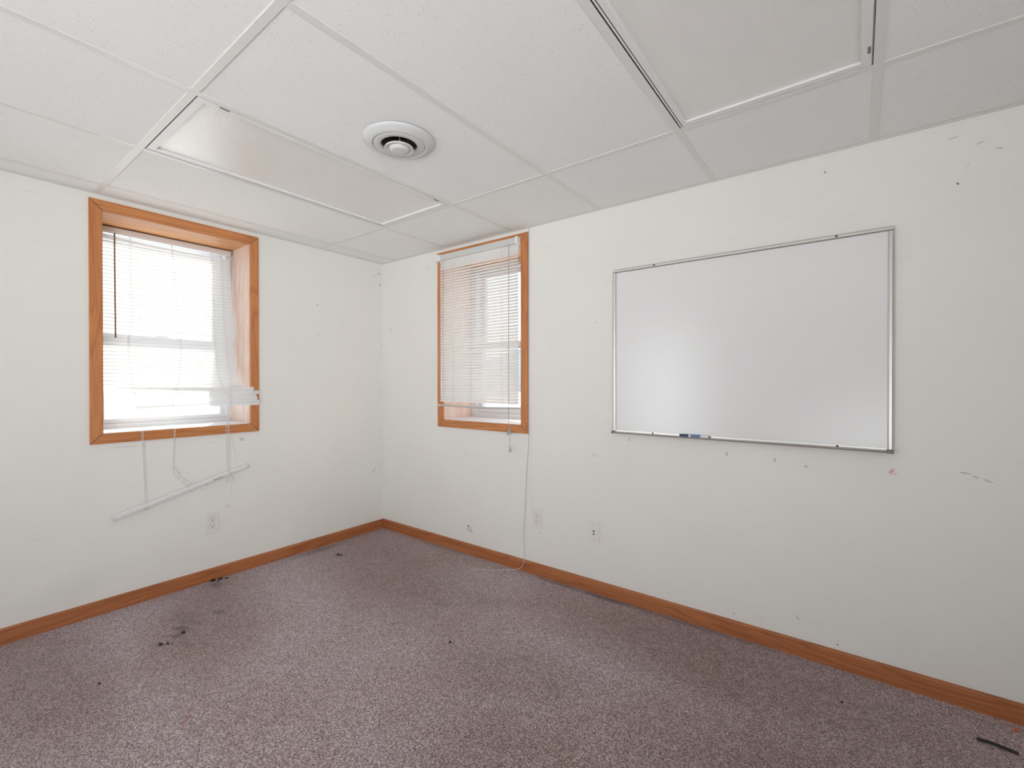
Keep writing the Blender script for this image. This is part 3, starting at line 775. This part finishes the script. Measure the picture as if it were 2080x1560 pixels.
# ------------------------------------------------------------------ outlets
def wallplate(name, c, fn, label, cat, kind, group=None):
    """fn(u, z, w) about plate centre"""
    r = empty(name, fn(0, 0, 0), label, cat, group)
    w, h = .0365, .0585
    bm = bmesh.new()
    prism(bm, [(-w, -h), (w, -h), (w, h), (-w, h)], fn, 0.0, .0055)
    build('cover_plate', bm, M['plate'], r, bevel=.0025, seg=3)
    def disc(u, z, rad, w0, w1, mat, nm, parent, n=20, flat=None):
        bm = bmesh.new()
        pts = [(u + rad * math.cos(2 * PI * k / n), z + max(-(flat or 9), min(flat or 9, rad * math.sin(2 * PI * k / n)))) for k in range(n)]
        prism(bm, pts, fn, w0, w1); return build(nm, bm, mat, parent)
    if kind == 'duplex':
        for s in (1, -1):
            zc_ = s * .0195
            f = disc(0, zc_, .0172, .004, .0072, M['recep'], 'receptacle', r, 28, .0142)
            rim = disc(0, zc_, .0183, .004, .00565, M['tassel'], 'receptacle_rim', r, 28, .0153)
            for u, hh in ((-.0064, .0042), (.0064, .0034)):
                bm = bmesh.new(); prism(bm, [(u - .0012, zc_ + .003 - hh), (u + .0012, zc_ + .003 - hh), (u + .0012, zc_ + .003 + hh), (u - .0012, zc_ + .003 + hh)], fn, .0070, .0075)
                build('slot', bm, M['slot'], f)
            disc(0, zc_ - .0078, .0026, .0070, .0075, M['slot'], 'ground_hole', f, 14)
        disc(0, 0, .0028, .0053, .0066, M['recep'], 'screw', r, 12)
    else:
        for zc_ in (.0065, -.0100):
            f = disc(0, zc_, .0082, .0053, .0062, M['recep'], 'jack', r, 24)
            bm = bmesh.new(); prism(bm, [(-.0052, zc_ + .0038), (.0052, zc_ + .0038), (.0052, zc_ - .001), (.0026, zc_ - .0048), (-.0026, zc_ - .0048), (-.0052, zc_ - .001)], fn, .0060, .0066)
            build('jack_opening', bm, M['slot'], f)
        for zc_ in (.042, -.042):
            disc(0, zc_, .0028, .0053, .0064, M['tassel'], 'screw', r, 12)
    return r
wallplate('power_outlet', None, lambda u, z, w: (w, -1.2565 + u * 1.05, .3492 + z * 1.07), 'duplex power outlet on the left wall below the fallen blind rail', 'outlet', 'duplex', 'duplex power outlets')
wallplate('power_outlet', None, lambda u, z, w: (1.534 + u, -w, .3500 + z), 'duplex power outlet on the right wall beside the hanging cable', 'outlet', 'duplex', 'duplex power outlets')
wallplate('phone_jack', None, lambda u, z, w: (1.9296 + u, -w, .3455 + z), 'almond wall plate with two stacked phone jacks on the right wall', 'phone jack', 'jack')

# painted-over strip beside the right window
bm = bmesh.new()
prism(bm, [(1.4795, .4085), (1.4945, .4085), (1.4945, H - .001), (1.4795, H - .001)], lambda u, z, w: (u, -w, z), 0, .0022)
struct(build('trim_1', bm, M['wall_r'], bevel=.001))

# loose cable
bm = bmesh.new()
cp = [(1.4765, -.0045, 2.172), (1.4770, -.0045, 1.9), (1.4775, -.0045, 1.439), (1.4760, -.0045, .881), (1.4615, -.0045, .662), (1.4520, -.0045, .504), (1.4425, -.005, .315), (1.4365, -.008, .220),
      (1.4470, -.011, .144), (1.4475, -.0155, .085), (1.4400, -.020, .040), (1.4050, -.032, .012), (1.345, -.068, .0045), (1.24, -.150, .0035), (1.163, -.183, .0035), (1.075, -.181, .004), (1.018, -.156, .005), (.985, -.117, .009), (.976, -.090, .016)]
tube(bm, spline(cp, 8), .0016, 8)
tag(build('cable', bm, M['cable'], at=(1.40, -.03, 0), smooth=True), 'thin grey cable hanging down beside the right window and curling onto the carpet', 'cable')

# ------------------------------------------------------------------ litter on the carpet
def litter(name, label, cat, pts, mat, group=None):
    bm = bmesh.new()
    for k, (x, y, r, sq) in enumerate(pts): lump(bm, (x, y, r * .8 * sq[2] * .75), r * .8, sq, .4, int(1000 * x) + k)
    tag(build(name, bm, mat, at=(pts[0][0], pts[0][1], 0)), label, cat, group)
G = 'dirt crumbs on the carpet'
litter('dirt_clump', 'black dirt clump against the left baseboard below the power outlet', 'dirt', [(.030, -1.262, .013, (.8, 1.6, .7)), (.034, -1.225, .010, (.8, 1.6, .7)), (.048, -1.195, .008, (.8, 1.5, .6)), (.060, -1.245, .007, (1, 1, .6))], M['soil_and_shade'], G)
litter('dirt_clump', 'dark crumb on the carpet close to the room corner', 'dirt', [(.249, -.567, .010, (1.4, .7, .6)), (.275, -.560, .006, (1.3, .7, .6))], M['soil_and_shade'], G)
litter('dirt_clump', 'dark crumb pair on the carpet, nearest of those below the left window', 'dirt', [(.585, -1.672, .010, (1.0, .8, .6)), (.604, -1.650, .008, (1.2, .7, .5)), (.622, -1.640, .005, (1, .7, .5))], M['soil_and_shade'], G)
litter('dirt_clump', 'round dark crumb on the stained carpet below the left window', 'dirt', [(.553, -1.574, .010, (1, 1, .6))], M['soil_and_shade'], G)
litter('dirt_clump', 'dark crumb at the left edge of the carpet', 'dirt', [(.724, -1.910, .007, (1.2, .8, .7))], M['soil_and_shade'], G)
litter('dirt_clump', 'dark crumb alone in the middle of the carpet', 'dirt', [(1.633, -.860, .007, (1.1, .9, .7)), (1.648, -.853, .004, (1, 1, .7))], M['soil_and_shade'], G)
litter('dirt_clump', 'small black crumb on the carpet at the lower right', 'dirt', [(3.084, -.249, .005, (1.2, .9, .7))], M['soil_and_shade'], G)
litter('plastic_scrap', 'tiny bright orange scrap on the carpet beside the right baseboard', 'scrap', [(3.5670, -.0590, .0062, (1.1, 1, .8))], M['orange'])
bm = bmesh.new()
S = spline([(3.450, -.1965, .006), (3.485, -.1955, .0075), (3.515, -.1990, .007), (3.545, -.2020, .006)], 6)
rows = [[bm.verts.new(p + Vector((0, a, b))) for a, b in ((-.006, -.0025), (-.006, .0015), (.0, .003), (.006, .0015), (.006, -.0025))] for p in S]
for a, b in zip(rows, rows[1:]):
    for k in range(5): bm.faces.new((a[k], a[(k + 1) % 5], b[(k + 1) % 5], b[k]))
bm.faces.new(rows[0]); bm.faces.new(rows[-1][::-1])
tag(build('rubber_strip', bm, M['rubber'], at=(3.5, -.199, 0)), 'short black rubber strip lying on the carpet at the lower right', 'strip')
litter('paper_scrap', 'tiny pale scrap on the carpet at the bottom left', 'scrap', [(1.417, -1.85, .005, (1.3, 1, .5))], M['paper'])

# ------------------------------------------------------------------ outdoors
gb = boxes(((-40, -40, .10), (-WT - .02, 60, .25)), ((-WT - .02, WT + .02, .10), (50, 60, .25)))
g_ = build('ground', gb, M['ground']); g_['kind'] = 'structure'
bm = bmesh.new(); rnd = random.Random(4); prev = None
for q in range(61):
    a = math.radians(35 + q * 1.9); R_ = 46
    x, y = R_ * math.cos(a), R_ * math.sin(a)
    hgt = 3.6 + 1.2 * math.sin(q * .31) + .5 * math.sin(q * 1.1) + rnd.uniform(-.2, .2)
    ring = [bm.verts.new((x * f, y * f, zz)) for f, zz in ((.96, .2), (.98, hgt * .6), (1.0, hgt), (1.06, hgt * .5), (1.1, .2))]
    if prev:
        for k in range(4): bm.faces.new((prev[k], prev[k + 1], ring[k + 1], ring[k]))
    prev = ring
h_ = build('hillside', bm, M['hill'], smooth=True); h_['kind'] = 'structure'

# ------------------------------------------------------------------ sky, sun and doorway daylight, plus added unseen fill lamps
w = bpy.data.worlds.new('sky'); sc.world = w; w.use_nodes = True
nt = w.node_tree; nt.nodes.clear()
tc = nt.nodes.new('ShaderNodeTexCoord'); sp = nt.nodes.new('ShaderNodeSeparateXYZ'); cr = nt.nodes.new('ShaderNodeValToRGB')
bg = nt.nodes.new('ShaderNodeBackground'); wo = nt.nodes.new('ShaderNodeOutputWorld')
nt.links.new(tc.outputs['Generated'], sp.inputs[0]); nt.links.new(sp.outputs[2], cr.inputs[0]); nt.links.new(cr.outputs[0], bg.inputs[0]); nt.links.new(bg.outputs[0], wo.inputs[0])
cr.color_ramp.elements[0].position = 0.0; cr.color_ramp.elements[0].color = (.95, .98, 1, 1)
cr.color_ramp.elements[1].position = 0.9; cr.color_ramp.elements[1].color = (.62, .78, 1, 1)
SKY, SUN, EL = 1.8, 20.0, 20
bg.inputs[1].default_value = SKY
sun = bpy.data.lights.new('sun', 'SUN'); sun.energy = SUN; sun.angle = math.radians(.6); sun.color = (1, .95, .87)
so = link(bpy.data.objects.new('sun', sun))
az = Vector((.88, -.47, 0)).normalized(); e = math.radians(EL)
dirv = az * math.cos(e) + Vector((0, 0, -math.sin(e)))
so.rotation_euler = dirv.to_track_quat('-Z', 'Y').to_euler()

def area(name, loc, rot, sx, sy, energy, color=(1, 1, 1), portal=False):
    l = bpy.data.lights.new(name, 'AREA'); l.shape = 'RECTANGLE'; l.size = sx; l.size_y = sy; l.energy = energy; l.color = color
    o = link(bpy.data.objects.new(name, l)); o.location = loc; o.rotation_euler = rot
    if portal: l.cycles.is_portal = True
    return o
area('window_portal', (-WT - .01, (W1[0] + W1[1]) / 2, (W1[2] + W1[3]) / 2), (0, -PI / 2, 0), 1.16, .72, 1, portal=True)
area('window_portal', ((W2[0] + W2[1]) / 2, WT + .01, (W2[2] + W2[3]) / 2), (-PI / 2, 0, 0), .72, 1.18, 1, portal=True)
# daylight through the open back doorway; the other lamps are added fill
DAY = (.925, .972, .995)
area('doorway_daylight', (.65, YB - .05, 1.02), (math.radians(107), 0, math.radians(-20)), .96, 1.98, 9.2, DAY).data.spread = math.radians(85)
area('back_wall_fill', (3.2, YB + .03, .75), (math.radians(125), 0, math.radians(20)), 2.0, 1.2, 29, DAY).data.spread = math.radians(100)  # added fill lamp; the back wall has no window here
area('far_wall_fill', (XR - .03, -3.1, .95), (0, math.radians(104), math.radians(-22)), 1.5, 2.0, 37, DAY).data.spread = math.radians(112)  # unseen fill lamp added against the solid far wall
area('far_corner_fill', (XR - .03, -3.6, 1.1), (0, math.radians(95), math.radians(-32)), 1.6, 1.4, 9.5, DAY).data.spread = math.radians(50)  # narrower added fill aimed at the corner; this wall has no door

# ------------------------------------------------------------------ camera
cam = bpy.data.cameras.new('camera'); cam.sensor_fit = 'HORIZONTAL'; cam.sensor_width = 36
cam.lens = 925.0171 / 2080 * 36; cam.clip_start = .05
co_ = link(bpy.data.objects.new('camera', cam))
yaw, pitch, roll = .6496, -.0051, -.0005
fwd = Vector((-math.sin(yaw) * math.cos(pitch), math.cos(yaw) * math.cos(pitch), math.sin(pitch)))
right = Vector((math.cos(yaw), math.sin(yaw), 0)); up = right.cross(fwd)
r2 = math.cos(roll) * right + math.sin(roll) * up; u2 = -math.sin(roll) * right + math.cos(roll) * up
co_.matrix_world = Matrix((( r2.x, u2.x, -fwd.x, 3.1291), (r2.y, u2.y, -fwd.y, -2.3557), (r2.z, u2.z, -fwd.z, 1.2058), (0, 0, 0, 1)))
sc.camera = co_

sc.view_settings.view_transform = 'Standard'; sc.view_settings.look = 'None'
sc.view_settings.exposure = 0.0; sc.view_settings.gamma = 1.0; sc.view_settings.use_curve_mapping = False
sc.cycles.use_denoising = True; sc.cycles.adaptive_threshold = 0.015
sc.cycles.max_bounces = 8; sc.cycles.diffuse_bounces = 5; sc.cycles.glossy_bounces = 3; sc.cycles.transmission_bounces = 5; sc.cycles.transparent_max_bounces = 8
sc.cycles.caustics_reflective = False; sc.cycles.caustics_refractive = False
sc.cycles.sample_clamp_indirect = 6.0
